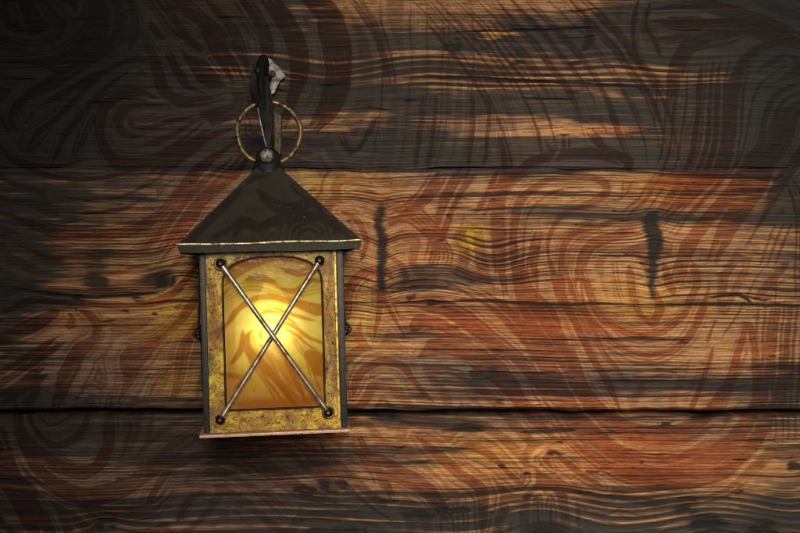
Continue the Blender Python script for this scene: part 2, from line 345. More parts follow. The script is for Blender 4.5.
# grain bends  x, y, sx, sy, amount, kind ('s' shift up, 'e' parts around an eye)
BEND = [(330,76,46,26,-7,'s'),(430,62,50,20,5,'s'),(615,58,36,20,5,'s'),(690,70,60,20,-3,'s'),(490,262,40,26,-13,'s'),(471,238,26,15,3,'e'),(455,262,22,16,5,'s'),
        (440,282,40,16,6,'s'),(106,524,24,18,9,'s'),(540,520,46,30,18,'s'),(620,500,60,22,-6,'s'),(715,530,60,30,16,'s'),(784,500,40,26,-9,'s'),(336,486,40,14,7,'e'),(440,505,60,16,-4,'s'),
        (380,248,16,60,-8,'s'),(652,250,16,44,8,'e'),(101,282,20,8,4,'e'),(165,280,24,11,6,'e'),(85,262,60,16,3,'s'),(190,265,30,40,10,'s'),(735,299,26,8,3,'e'),(429,303,18,6,3,'e'),
        (250,520,120,30,6,'s'),(60,500,80,30,-5,'s'),(560,190,90,40,4,'s')]

LOGS = [(-140.0, 168.2, 9.0, 1.0, 2.0, 3.0), (168.2, 410.6, 10.0, 0.0, 1.6, 9.0), (415.4, 680.0, 9.0, 1.0, 8.0, 3.0)]

def wall_fields(X, Y):
    v = Y + 9 * (vn(X / 330, Y / 120, 20) - .5) + 3.4 * (vn(X / 120, Y / 60, 21) - .5) + 1.2 * (vn(X / 40, Y / 22, 22) - .5) + .5 * (vn(X / 14, Y / 6, 23) - .5)
    for x, y, sx, sy, a, kd in BEND:
        e = a * np.exp(-((X - x) / sx) ** 2 - ((Y - y) / sy) ** 2)
        v += e if kd == 's' else e * np.tanh((y - Y) / (sy * .5))
    fine = vn(X / 110, v / 1.2, 30) * .55 + vn(X / 36, v / .8, 31) * .45
    band = vn(X / 420, v / 8.5, 32) * .5 + vn(X / 260, v / 3.6, 33) * .5
    def lines(period, wob, seed, p):
        ph = v / period + wob * vn(X / 500, v / (period * 4.3), seed)
        k = np.floor(ph + .5)
        w_ = .30 + .70 * vn(X / 130, k * 1.37 + 3, seed + 1)               # every line has its own strength
        return np.exp(-((ph - k) / (p * (.6 + .7 * vn(X / 90, k * 2.1, seed + 2)))) ** 2) * w_
    ln1 = np.maximum(lines(2.9, 1.8, 34, .19), 1.1 * lines(7.3, 1.5, 434, .10))
    ln2 = lines(5.9, 1.3, 135, .33)
    ln3 = lines(9.2, 1.4, 236, .36)
    low = sstep(476, 508, Y + 14 * (vn(X / 90, Y * 0, 37) - .5))
    up = sstep(52, 60, Y) * sstep(97, 88, Y)
    mid = (1 - low) * (1 - up)
    amp = .55 + .7 * vn(X / 130, Y / 22, 38)
    wave = np.exp(-((X - 492) / 60) ** 2 - ((Y - 256) / 30) ** 2)
    linefld = np.clip(mid * ln1 * amp * np.where(Y < 150, .7, 1.05) + up * ln2 * 1.5 + low * (ln3 * 1.5 + ln1 * .35) + wave * lines(4.6, 1, 337, .24) * 1.3, 0, 1.1)
    streak = sstep(.60, .86, vn(X / 170, v / 2.6, 39)) * sstep(.3, .7, vn(X / 120, Y / 40, 139))
    grain = np.clip(linefld * .92 + sstep(.50, .92, band) * .42 + streak * .55 + (fine - .42) * .80, 0, 1)
    # tar, soot and painted shade break up along the fibres
    fib = (vn(X / 60, v / 2.0, 40) - .5) * .9 + (vn(X / 20, v / 1.1, 41) - .5) * .7 + (vn(X / 200, v / 4.5, 42) - .5) * .8 + (vn(X / 14, Y / 12, 47) - .5) * .3
    jx = 22 * (vn(X / 40, Y / 14, 43) - .5); jy = 7 * (vn(X / 46, Y / 20, 44) - .5) + 3 * (vn(X / 12, Y / 8, 48) - .5)
    so = ell(X, Y, SOOT_SHADE, jx, jy)
    base_up = sstep(172, 166, Y) * (.74 + .5 * sstep(300, 120, X) + .40 * sstep(640, 740, X)) * (1 - .25 * sstep(640, 560, X) * sstep(300, 360, X))  # upper log and its ends darkened: vignette and underside shade in the colour
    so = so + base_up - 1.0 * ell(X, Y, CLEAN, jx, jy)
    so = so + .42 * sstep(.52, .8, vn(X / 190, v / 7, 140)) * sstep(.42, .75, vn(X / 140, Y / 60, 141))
    soot_shade = sstep(.22, 1.0, so + fib * (.30 + .75 * np.clip(so, 0, 1))) ** 1.1
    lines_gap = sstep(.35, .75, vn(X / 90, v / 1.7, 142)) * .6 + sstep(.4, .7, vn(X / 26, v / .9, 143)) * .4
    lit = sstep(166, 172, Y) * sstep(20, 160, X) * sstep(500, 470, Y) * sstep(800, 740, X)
    tl = np.clip(sstep(190, 110, X + .3 * Y) + sstep(700, 775, X), 0, 1) * sstep(172, 160, Y)  # upper corners forced dark, a vignette painted into the wood
    soot_shade = np.maximum(soot_shade, tl * .97)
    soot_shade = soot_shade * (1 - (.16 + .24 * lit) * lines_gap * (1 - tl))
    soot_shade = np.maximum(soot_shade, up * (1 - tl) * np.clip(ln2 * 1.5, 0, 1) * .95); soot_shade = np.maximum(soot_shade, low * np.clip(ln3 * 1.5, 0, 1) * .95)
    grey = np.clip(ell(X, Y, GREY, jx, jy) + (fbm(X / 50, v / 6, 45) - .5) * .9, 0, 1)
    orange = np.clip(ell(X, Y, ORANGE, jx, jy) + (fbm(X / 70, v / 9, 46) - .5) * 1.1, 0, 1)
    yellow = np.clip(ell(X, Y, YELLOW, jx * .3, jy * .3), 0, 1)
    wx, wy = warped(X, Y)
    best = np.full(X.shape, -40.0)
    M = paint(np.zeros(X.shape), X, Y, W, wx, wy, best)
    Dn = -best
    q1 = vn(Dn / 2.7 + 5, 2.2 * vn(X / 90, Y / 90, 151) + 3, 152); q2 = vn(Dn / 6.5 + 9, 2.0 * vn(X / 120, Y / 120, 153), 154)
    hair = sstep(.57, .67, q1 * .6 + q2 * .5) * sstep(1.0, 2.2, Dn) * sstep(40, 30, Dn) * (.55 + .45 * vn(X / 40, Y / 40, 155))
    M = np.maximum(M, hair * np.where(Y < 168, .50 + .45 * sstep(330, 220, X) + .2 * sstep(640, 720, X), .70))
    M = sstep(.0, .85, M); M *= np.clip(.74 + .5 * vn(X / 70, Y / 70, 55), 0, 1) * (.84 + .16 * vn(X / 18, v / 1.6, 56)) * (.86 + .14 * vn(X / 5, Y / 5, 57))
    jag = 2.4 * (vn(X / 5, v / 2.2, 50) - .5) + 1.0 * (vn(X / 2.5, v / 1.4, 51) - .5)
    CR = paint(np.zeros(X.shape), X, Y, K, X + jag, Y + .8 * (vn(X / 9, Y / 9, 52) - .5) + 1.4 * (vn(X / 40, Y * 0, 53) - .5))
    PT = paint(np.zeros(X.shape), X, Y, P, X + jag * 2.0 + 6 * (vn(X / 13, Y / 9, 58) - .5), Y + 2.4 * (vn(X / 5, Y / 4, 54) - .5) + 4 * (vn(X / 12, Y / 10, 59) - .5))
    PT = PT * (.35 + .65 * sstep(.25, .55, vn(X / 9, v / 2.2, 158)))
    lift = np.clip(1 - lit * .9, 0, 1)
    PT = np.maximum(PT, paint(np.zeros(X.shape), X, Y, SL, X + jag * 1.1 + 6 * (vn(X / 16, Y / 15, 159) - .5), Y + 3 * (vn(X / 4, Y / 9, 160) - .5)))
    return v, grain, linefld, soot_shade, grey, orange, yellow, M, CR, PT, lift

# ------------------------------------------------------------------ node helpers
def material(name):
    m = bpy.data.materials.new(name); m.use_nodes = True
    nt = m.node_tree; nt.nodes.clear()
    return m, nt
class NB:
    def __init__(self, nt): self.nt = nt
    def n(self, t, **k):
        nd = self.nt.nodes.new(t)
        for a, v in k.items():
            if a.startswith('i_'):
                key = a[2:]; key = int(key) if key.isdigit() else key.replace('_', ' ')
                self.put(nd.inputs[key], v)
            else: setattr(nd, a, v)
        return nd
    def put(self, sock, v):
        if isinstance(v, bpy.types.NodeSocket): self.nt.links.new(v, sock)
        else: sock.default_value = v
    def mix(self, f, a, b_, mode='MIX'):
        nd = self.nt.nodes.new('ShaderNodeMix'); nd.data_type = 'RGBA'; nd.blend_type = mode
        col = [i for i in nd.inputs if i.type == 'RGBA']
        self.put(nd.inputs[0], f); self.put(col[0], c4(a)); self.put(col[1], c4(b_))
        return [o for o in nd.outputs if o.type == 'RGBA'][0]
    def math(self, op, a, b_=0.0, clamp=False):
        nd = self.nt.nodes.new('ShaderNodeMath'); nd.operation = op; nd.use_clamp = clamp
        self.put(nd.inputs[0], a); self.put(nd.inputs[1], b_); return nd.outputs[0]
    def noise(self, scale, detail=4, rough=.55, vec=None, dist=0):
        nd = self.nt.nodes.new('ShaderNodeTexNoise')
        nd.inputs['Scale'].default_value = scale; nd.inputs['Detail'].default_value = detail
        nd.inputs['Roughness'].default_value = rough; nd.inputs['Distortion'].default_value = dist
        if vec is not None: self.nt.links.new(vec, nd.inputs['Vector'])
        return nd.outputs['Fac']
    def ramp(self, f, a, b_):
        nd = self.nt.nodes.new('ShaderNodeMapRange'); nd.interpolation_type = 'SMOOTHSTEP'
        self.put(nd.inputs[0], f); nd.inputs[1].default_value = a; nd.inputs[2].default_value = b_
        return nd.outputs[0]
    def attr(self, name):
        nd = self.nt.nodes.new('ShaderNodeAttribute'); nd.attribute_name = name
        sp = self.nt.nodes.new('ShaderNodeSeparateColor'); self.nt.links.new(nd.outputs['Color'], sp.inputs[0])
        return sp.outputs
    def obj(self, scale=(1, 1, 1)):
        tc = self.nt.nodes.new('ShaderNodeTexCoord'); mp = self.nt.nodes.new('ShaderNodeMapping')
        mp.inputs['Scale'].default_value = scale
        self.nt.links.new(tc.outputs['Object'], mp.inputs['Vector']); return mp.outputs['Vector']
    def bump(self, h, strength, dist=.001):
        nd = self.nt.nodes.new('ShaderNodeBump'); nd.inputs['Strength'].default_value = strength; nd.inputs['Distance'].default_value = dist
        self.nt.links.new(h, nd.inputs['Height']); return nd.outputs['Normal']
    def bsdf(self, color, rough, metallic=0.0, normal=None, spec=.5):
        p = self.nt.nodes.new('ShaderNodeBsdfPrincipled')
        self.put(p.inputs['Base Color'], c4(color)); self.put(p.inputs['Roughness'], rough); self.put(p.inputs['Metallic'], metallic)
        self.put(p.inputs['Specular IOR Level'], spec)
        if normal is not None: self.nt.links.new(normal, p.inputs['Normal'])
        return p.outputs[0]
    def out(self, sh):
        o = self.nt.nodes.new('ShaderNodeOutputMaterial'); self.nt.links.new(sh, o.inputs['Surface'])
def c4(c):
    return (c[0], c[1], c[2], 1.0) if isinstance(c, tuple) and len(c) == 3 else c

# ------------------------------------------------------------------ materials
def wood_material():
    m, nt = material('weathered_log'); q = NB(nt)
    A = q.attr('wood_a'); B = q.attr('wood_b')          # a: swirl, grain, soot and shade   b: grey, orange, yellow
    C = q.attr('wood_c')                                # crack, pit, dim-edge tone painted into tar and stain
    fib = q.noise(1.0, 5, .7, q.obj((120, 120, 1900)))
    hair = q.noise(1.0, 4, .7, q.obj((60, 60, 1100)))
    grit = q.noise(1.0, 3, .7, q.obj((1300, 1300, 1700)))
    blot = q.noise(1.0, 4, .6, q.obj((60, 60, 190)))
    speck = q.noise(1.0, 3, .6, q.obj((900, 900, 1600)))
    tan = q.mix(q.ramp(blot, .3, .75), (.70, .375, .150), (.45, .205, .075))
    tan = q.mix(q.math('MULTIPLY', B[1], .8), tan, (.52, .165, .028))
    tan = q.mix(q.math('MULTIPLY', B[0], .8), tan, (.20, .145, .12))
    tan = q.mix(q.math('MULTIPLY', B[2], .85), tan, (1.0, .62, .004))
    tan = q.mix(q.math('MULTIPLY', q.ramp(fib, .38, .75), .5), tan, (.15, .078, .04))
    tan = q.mix(q.math('MULTIPLY', q.ramp(hair, .53, .63), .74), tan, (.045, .026, .016))
    tan = q.mix(q.math('MULTIPLY', q.ramp(hair, .46, .34), .35), tan, (.74, .50, .22))
    tan = q.mix(q.math('MULTIPLY', q.ramp(grit, .50, .66), .60), tan, (.075, .038, .022))
    tan = q.mix(q.math('MULTIPLY', q.ramp(grit, .46, .32), .45), tan, (.80, .52, .24))
    g = q.math('MULTIPLY', A[1], .95)
    wood = q.mix(g, tan, (.020, .0095, .007))
    wood = q.mix(q.math('MULTIPLY', q.ramp(speck, .6, .85), .35), wood, (.02, .014, .01))
    swirl = q.math('MULTIPLY', A[0], q.math('ADD', .78, q.math('MULTIPLY', fib, .3)), True)
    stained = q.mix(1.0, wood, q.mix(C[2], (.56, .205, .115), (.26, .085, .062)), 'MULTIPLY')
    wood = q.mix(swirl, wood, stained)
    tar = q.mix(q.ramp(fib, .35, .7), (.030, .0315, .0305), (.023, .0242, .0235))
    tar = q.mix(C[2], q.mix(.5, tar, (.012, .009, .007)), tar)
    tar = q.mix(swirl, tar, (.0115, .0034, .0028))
    col = q.mix(A[2], wood, tar)  # one dark colour for tar, soot and the painted vignette
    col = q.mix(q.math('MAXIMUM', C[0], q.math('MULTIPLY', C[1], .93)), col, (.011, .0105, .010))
    rough = q.math('ADD', .72, q.math('MULTIPLY', A[2], -.06))
    nrm = q.bump(q.math('ADD', q.math('ADD', fib, hair), q.math('MULTIPLY', grit, .6)), .75, .0008)
    q.out(q.bsdf(col, rough, 0, nrm, .25)); return m

def swirl_color(q, base, factor=(.55, .28, .22), amount=.9):
    A = q.attr('swirl')
    return q.mix(q.math('MULTIPLY', A[0], amount), base, q.mix(1.0, base, factor, 'MULTIPLY'))

def roof_material():
    m, nt = material('black_painted_sheet'); q = NB(nt)
    n1 = q.noise(60, 5, .6, q.obj()); n2 = q.noise(420, 4, .7, q.obj()); n3 = q.noise(25, 3, .6, q.obj())
    base = q.mix(q.ramp(n1, .3, .7), (.029, .0265, .018), (.019, .0175, .012))
    A = q.attr('swirl')
    base = q.mix(q.math('MULTIPLY', A[0], q.math('ADD', .35, n1), True), base, (.0125, .0065, .0045))
    chips = q.math('MULTIPLY', q.ramp(n2, .655, .69), q.ramp(n3, .42, .56))
    base = q.mix(chips, base, (.36, .27, .15))
    q.out(q.bsdf(base, q.math('ADD', .42, q.math('MULTIPLY', n1, .2)), 0, q.bump(n1, .3, .002), .4)); return m

def dark_iron():
    m, nt = material('dark_iron'); q = NB(nt)
    n1 = q.noise(140, 5, .65, q.obj()); n2 = q.noise(500, 3, .6, q.obj())
    base = q.mix(q.ramp(n1, .35, .7), (.009, .009, .008), (.019, .016, .012))
    base = q.mix(q.ramp(n2, .68, .8), base, (.11, .075, .045))
    q.out(q.bsdf(base, q.math('ADD', .38, q.math('MULTIPLY', n1, .25)), .35, q.bump(n1, .4, .001), .5)); return m

def black_iron():
    m, nt = material('black_iron'); q = NB(nt)
    n1 = q.noise(160, 5, .65, q.obj())
    base = q.mix(q.ramp(n1, .35, .7), (.0032, .0032, .003), (.009, .0065, .005))
    q.out(q.bsdf(base, q.math('ADD', .45, q.math('MULTIPLY', n1, .25)), .0, q.bump(n1, .6, .0015), .22)); return m

def brass_frame():
    m, nt = material('tarnished_brass'); q = NB(nt)
    n1 = q.noise(90, 6, .7, q.obj()); n2 = q.noise(330, 5, .75, q.obj()); n3 = q.noise(30, 3, .6, q.obj())
    Hh = q.attr('swirl')                               # G: height along the body 0 bottom .. 1 top
    gold = q.mix(q.ramp(n1, .35, .65), (.66, .47, .022), (.36, .19, .016))
    pale = q.mix(q.ramp(n1, .38, .66), (.50, .39, .12), (.26, .14, .045))
    base = q.mix(q.ramp(q.math('ADD', Hh[1], q.math('MULTIPLY', n3, .5)), .85, 1.35), gold, pale)
    base = q.mix(q.math('MULTIPLY', q.ramp(n3, .50, .66), .7), base, (.19, .075, .02))
    base = q.mix(q.math('MULTIPLY', q.ramp(q.noise(45, 5, .7, q.obj()), .55, .62), .7), base, (.12, .10, .03))
    n4 = q.noise(700, 4, .7, q.obj())
    base = q.mix(q.math('MULTIPLY', q.ramp(n4, .50, .62), .75), base, (.05, .042, .018))
    base = q.mix(q.ramp(n2, .54, .64), base, (.035, .030, .016))
    base = q.mix(q.math('MULTIPLY', q.ramp(n2, .30, .40), -1.0), base, base)
    base = q.mix(q.math('MULTIPLY', q.ramp(q.noise(600, 3, .6, q.obj()), .66, .74), .8), base, (.80, .74, .50))
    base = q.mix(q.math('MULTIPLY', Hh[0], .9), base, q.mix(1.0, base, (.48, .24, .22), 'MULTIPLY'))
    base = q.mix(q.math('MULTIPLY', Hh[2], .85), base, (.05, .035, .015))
    q.out(q.bsdf(base, q.math('ADD', .40, q.math('MULTIPLY', n2, .3)), .25, q.bump(n2, .6, .0012), .5)); return m

def worn_glint_edge():
    m, nt = material('worn_edge_metal'); q = NB(nt)
    n1 = q.noise(170, 4, .6, q.obj()); n2 = q.noise(420, 3, .6, q.obj())
    base = q.mix(q.ramp(n1, .4, .62), (.72, .58, .30), (.30, .10, .045))
    base = q.mix(q.ramp(n2, .60, .72), base, (.06, .05, .04))
    q.out(q.bsdf(base, .38, .5, q.bump(n2, .5, .001), .5)); return m

def pink_rust():
    m, nt = material('rusted_tray_edge'); q = NB(nt)
    n1 = q.noise(120, 4, .6, q.obj()); n2 = q.noise(420, 3, .6, q.obj())
    base = q.mix(q.ramp(n1, .4, .62), (.50, .27, .23), (.42, .30, .10))
    base = q.mix(q.ramp(n2, .57, .70), base, (.06, .03, .02))
    q.out(q.bsdf(base, .5, .3, q.bump(n2, .6, .001), .5)); return m

def steel(name='guard_steel', a=(.50, .43, .33), b_=(.20, .11, .055), rough=.27, metal=.85, scale=150):
    m, nt = material(name); q = NB(nt)
    n1 = q.noise(scale, 4, .6, q.obj()); n2 = q.noise(500, 3, .6, q.obj())
    base = q.mix(q.ramp(n1, .4, .68), a, b_)
    base = q.mix(q.ramp(n2, .66, .78), base, (.03, .022, .015))
    q.out(q.bsdf(base, q.math('ADD', rough, q.math('MULTIPLY', n1, .2)), metal, q.bump(n1, .3, .0008), .5)); return m

def glass_material():
    m, nt = material('amber_glass'); q = NB(nt)
    A = q.attr('swirl')                               # R swirl, G top brown / bottom orange tint
    n1 = q.noise(70, 4, .6, q.obj()); n2 = q.noise(450, 4, .7, q.obj())
    base = q.mix(q.ramp(n1, .3, .7), (.84, .71, .16), (.68, .54, .06))
    base = q.mix(q.math('MULTIPLY', A[1], .85), base, (.64, .33, .085))
    base = q.mix(q.math('MULTIPLY', A[0], .88), base, q.mix(1.0, base, (.66, .33, .18), 'MULTIPLY'))
    dirt = q.math('MULTIPLY', q.ramp(n2, .60, .70), A[2])
    base = q.mix(dirt, base, (.08, .04, .02))
    tr = nt.nodes.new('ShaderNodeBsdfTranslucent'); q.put(tr.inputs['Color'], base)
    df = nt.nodes.new('ShaderNodeBsdfDiffuse'); q.put(df.inputs['Color'], base)
    tp = nt.nodes.new('ShaderNodeBsdfTransparent'); q.put(tp.inputs['Color'], base)
    gl = nt.nodes.new('ShaderNodeBsdfGlossy'); gl.inputs['Roughness'].default_value = .07
    nb_ = q.bump(n1, .15, .002); nt.links.new(nb_, gl.inputs['Normal'])
    def ms(f, a, c):
        x = nt.nodes.new('ShaderNodeMixShader'); q.put(x.inputs[0], f); nt.links.new(a, x.inputs[1]); nt.links.new(c, x.inputs[2]); return x.outputs[0]
    sh = ms(.28, tr.outputs[0], df.outputs[0]); sh = ms(.33, sh, tp.outputs[0]); sh = ms(.025, sh, gl.outputs[0])
    q.out(sh); return m

def side_glass():
    m, nt = material('amber_side_glass'); q = NB(nt)
    n1 = q.noise(60, 4, .6, q.obj())
    c = q.mix(q.ramp(n1, .3, .7), (.80, .60, .10), (.70, .45, .07))
    a = nt.nodes.new('ShaderNodeBsdfTranslucent'); q.put(a.inputs['Color'], c)
    b2 = nt.nodes.new('ShaderNodeBsdfDiffuse'); q.put(b2.inputs['Color'], c)
    x = nt.nodes.new('ShaderNodeMixShader'); x.inputs[0].default_value = .35; nt.links.new(a.outputs[0], x.inputs[1]); nt.links.new(b2.outputs[0], x.inputs[2])
    q.out(x.outputs[0]); return m

def inner_tin():
    m, nt = material('inner_tin'); q = NB(nt)
    n1 = q.noise(60, 4, .6, q.obj())
    q.out(q.bsdf(q.mix(q.ramp(n1, .3, .7), (.62, .44, .14), (.45, .26, .08)), .5, .2, q.bump(n1, .3, .002), .5)); return m

def bulb_material():
    m, nt = material('lit_bulb'); q = NB(nt)
    n1 = q.noise(40, 2, .5, q.obj())
    e = nt.nodes.new('ShaderNodeEmission'); q.put(e.inputs['Color'], q.mix(n1, (1, .86, .55), (1, .80, .45))); e.inputs['Strength'].default_value = 1.3
    q.out(e.outputs[0]); return m

MAT = dict(wood=wood_material(), roof=roof_material(), iron=dark_iron(), black=black_iron(), brass=brass_frame(), edge=worn_glint_edge(), rust=pink_rust(),
           steel=steel(), ring=steel('worn_brass_ring', (.25, .185, .075), (.03, .018, .011), .38, .7, 260), glass=glass_material(), side=side_glass(), tin=inner_tin(), bulb=bulb_material(),
           socket=steel('brass_socket', (.50, .26, .06), (.30, .12, .03), .4, .6), zinc=steel('galvanised_plate', (.36, .365, .37), (.085, .055, .05), .5, .35, 190),
           gold=steel('bright_brass_edge', (.75, .52, .08), (.20, .10, .03), .45, .4, 220), knob=steel('worn_knob', (.34, .30, .26), (.035, .028, .022), .42, .5, 330), rusty=steel('rusty_nail', (.12, .05, .028), (.05, .022, .014), .6, .2, 400), strap=steel('rusty_strap', (.15, .115, .055), (.055, .04, .024), .6, .3, 260))

# ------------------------------------------------------------------ object helpers
def mesh_obj(name, verts, faces, mat, parent=None, smooth=True, attrs=None):
    me = bpy.data.meshes.new(name)
    verts = np.asarray(verts, dtype=np.float32)
    if isinstance(faces, np.ndarray):
        nf = len(faces); k = faces.shape[1]
        me.vertices.add(len(verts)); me.vertices.foreach_set('co', verts.ravel())
        me.loops.add(nf * k); me.loops.foreach_set('vertex_index', faces.astype(np.int32).ravel())
        me.polygons.add(nf); me.polygons.foreach_set('loop_start', np.arange(0, nf * k, k, dtype=np.int32))
        me.update(calc_edges=True); me.validate()
    else:
        me.from_pydata([tuple(map(float, v)) for v in verts], [], faces); me.update()
    if smooth: me.polygons.foreach_set('use_smooth', np.ones(len(me.polygons), dtype=bool))
    for an, arr in (attrs or {}).items():
        at = me.attributes.new(an, 'FLOAT_COLOR', 'POINT')
        at.data.foreach_set('color', np.column_stack([arr, np.ones(len(arr))]).astype(np.float32).ravel())
    me.materials.append(MAT[mat])
    o = bpy.data.objects.new(name, me); COL.objects.link(o)
    if parent: o.parent = parent
    return o

def empty(name, loc, label, cat, rot=(0, 0, 0)):
    o = bpy.data.objects.new(name, None); COL.objects.link(o)
    o.location = loc; o.rotation_euler = rot; o.empty_display_size = .02
    o['label'] = label; o['category'] = cat
    return o

def grid_faces(nr, nc, closed=False):
    j, i = np.meshgrid(np.arange(nr - 1), np.arange(nc if closed else nc - 1), indexing='ij')
    a = j * nc + i; b_ = j * nc + (i + 1) % nc
    return np.stack([a, b_, b_ + nc, a + nc], -1).reshape(-1, 4)

class MB:
    """collects pieces into one mesh"""
    def __init__(self): self.v = []; self.f = []
    def add(self, v, f):
        o = len(self.v); self.v += [tuple(x) for x in v]; self.f += [tuple(o + i for i in q_) for q_ in f]; return self
    def box(self, a, c, bev=0.0):
        bm = bmesh.new(); bmesh.ops.create_cube(bm, size=1)
        for v in bm.verts: v.co = Vector(((a[0] + c[0]) / 2 + v.co.x * (c[0] - a[0]), (a[1] + c[1]) / 2 + v.co.y * (c[1] - a[1]), (a[2] + c[2]) / 2 + v.co.z * (c[2] - a[2])))
        if bev: bmesh.ops.bevel(bm, geom=bm.edges[:], offset=bev, segments=2, affect='EDGES', profile=.6)
        bm.verts.index_update()
        self.add([v.co[:] for v in bm.verts], [[v.index for v in f.verts] for f in bm.faces]); bm.free(); return self
    def tube(self, pts, r, n=14, closed=False, flat=1.0, up=None):
        pts = [Vector(p) for p in pts]; N = len(pts)
        rr = r if hasattr(r, '__len__') else [r] * N
        vs = []; prev = None
        for i, p in enumerate(pts):
            t = (pts[(i + 1) % N] - pts[i - 1]) if closed else (pts[min(i + 1, N - 1)] - pts[max(i - 1, 0)])
            t.normalize()
            if prev is None:
                a = Vector(up) if up else (Vector((0, 1, 0)) if abs(t.y) < .9 else Vector((1, 0, 0)))
            else: a = prev
            a = (a - t * a.dot(t)).normalized(); prev = a
            c = t.cross(a)
            for k in range(n):
                w = 2 * math.pi * k / n
                vs.append(p + a * (math.cos(w) * rr[i] * flat) + c * (math.sin(w) * rr[i]))
        fs = []
        for i in range(N if closed else N - 1):
            for k in range(n):
                i2 = (i + 1) % N
                fs.append((i * n + k, i * n + (k + 1) % n, i2 * n + (k + 1) % n, i2 * n + k))
        if not closed: fs += [tuple(range(n))[::-1], tuple((N - 1) * n + k for k in range(n))]
        return self.add(vs, fs)
    def lathe(self, prof, centre, axis=(0, 0, 1), n=28):
        """prof: (radius, height) pairs along axis"""
        ax = Vector(axis).normalized(); a = ax.orthogonal().normalized(); c = ax.cross(a); o = Vector(centre)
        vs = []; fs = []
        for r, h in prof:
            for k in range(n):
                w = 2 * math.pi * k / n
                vs.append(o + ax * h + (a * math.cos(w) + c * math.sin(w)) * r)
        for i in range(len(prof) - 1):
            for k in range(n):
                fs.append((i * n + k, i * n + (k + 1) % n, (i + 1) * n + (k + 1) % n, (i + 1) * n + k))
        fs += [tuple(range(n))[::-1], tuple((len(prof) - 1) * n + k for k in range(n))]
        return self.add(vs, fs)
    def prism(self, poly, y0, y1):
        """poly of (x, z) extruded from y0 (front) to y1"""
        n = len(poly)
        v = [(x, y0, z) for x, z in poly] + [(x, y1, z) for x, z in poly]
        f = [tuple(range(n)), tuple(range(2 * n - 1, n - 1, -1))] + [(i, i + n, (i + 1) % n + n, (i + 1) % n) for i in range(n)]
        return self.add(v, f)
    def build(self, name, mat, parent, smooth=False, bev=0.0, angle=None):
        o = mesh_obj(name, self.v, self.f, mat, parent, smooth)
        bm = bmesh.new(); bm.from_mesh(o.data)
        bmesh.ops.recalc_face_normals(bm, faces=bm.faces)
        if bev: bmesh.ops.bevel(bm, geom=[e for e in bm.edges if len(e.link_faces) == 2 and e.calc_face_angle(0) > .5], offset=bev, segments=2, affect='EDGES', profile=.6)
        bm.to_mesh(o.data); bm.free()
        if smooth:
            for e in o.data.polygons: e.use_smooth = True
            if angle:
                bm = bmesh.new(); bm.from_mesh(o.data)
                for e in bm.edges:
                    if len(e.link_faces) == 2 and e.calc_face_angle(0) > angle: e.smooth = False
                bm.to_mesh(o.data); bm.free()
        return o

# ------------------------------------------------------------------ log wall
wall = empty('log_wall', (0, 0, -.41), 'old wall of hewn logs with dark tar patches, painted shade, cracks and red-brown swirling stain', 'wall')
XS = np.concatenate([np.arange(-560, -12, 12.0), np.arange(-12, 812, 1.0), np.arange(812, 1370, 12.0)])
def rows(y0, y1):
    r = [y0 + .05]
    y = y0 + .05
    while y < y1 - .05:
        y += .5 if -12 < y < 546 else 6.0
        r.append(min(y, y1 - .05))
    return np.array(r)
for (y0, y1, bulge, setb, rt, rb) in LOGS:
    ys = rows(y0, y1)
    X, Y = np.meshgrid(XS, ys)
    v, grain, lines, soot_shade, grey, orange, yellow, M, CR, PT, lift = wall_fields(X, Y)
    c = (y0 + y1) / 2; h = (y1 - y0) / 2
    t = (Y - c) / h
    edge = 2.4 + 3.0 * vn(X / 70, Y * 0, 60) + 1.4 * vn(X / 17, Y * 0, 61)
    de = np.minimum(Y - y0, y1 - Y)                       # distance to the joint
    de2 = np.clip(de / edge, 0, 1)
    front = bulge * (1 - np.abs(t) ** 2.6) - setb + 5 * (fbm(X / 150, Y / 70, 62) - .5) + 1.2 * (vn(X / 40, Y / 14, 63) - .5)
    front -= np.where(t < 0, rt, rb) * (1 - np.sqrt(np.clip(1 - (1 - de2) ** 2, 0, 1)))
    front += -1.0 * grain - .6 * lines - 3.2 * CR - 1.6 * PT + .35 * (vn(X / 30, v / 1.3, 64) - .5)
    front -= .3 * soot_shade
    zsh = np.exp(-np.minimum(np.abs(Y - 413), np.abs(Y - 168.2)) / 14) * (3.2 * (vn(X / 80, Y * 0, 65) - .5) + 1.2 * (vn(X / 19, Y * 0, 66) - .5)) + np.exp(-de / 5) * 1.6 * (vn(X / 26, Y * 0 + y0, 67) - .5)
    wood_a = np.stack([M, grain, soot_shade], -1).reshape(-1, 3)
    wood_b = np.stack([grey, orange, yellow], -1).reshape(-1, 3)
    wood_c = np.stack([CR, PT, lift], -1).reshape(-1, 3)
    V = np.stack([(X - CX) / 1000, -front / 1000, (CY - Y + zsh) / 1000 + .41], -1)
    nr, nc = X.shape
    # close the log: top and bottom faces run back, then the rear
    back = .16
    top = V[0].copy(); top[:, 1] = back; bot = V[-1].copy(); bot[:, 1] = back
    V = np.concatenate([top[None], V, bot[None]], 0)
    pad = lambda a: np.concatenate([a.reshape(nr, nc, 3)[:1], a.reshape(nr, nc, 3), a.reshape(nr, nc, 3)[-1:]], 0).reshape(-1, 3)
    F = grid_faces(nr + 2, nc)
    F = F[:, ::-1]
    n0 = 0; n1 = (nr + 1) * nc
    mesh_obj('log', V.reshape(-1, 3), F, 'wood', wall, True, dict(wood_a=pad(wood_a), wood_b=pad(wood_b), wood_c=pad(wood_c)))

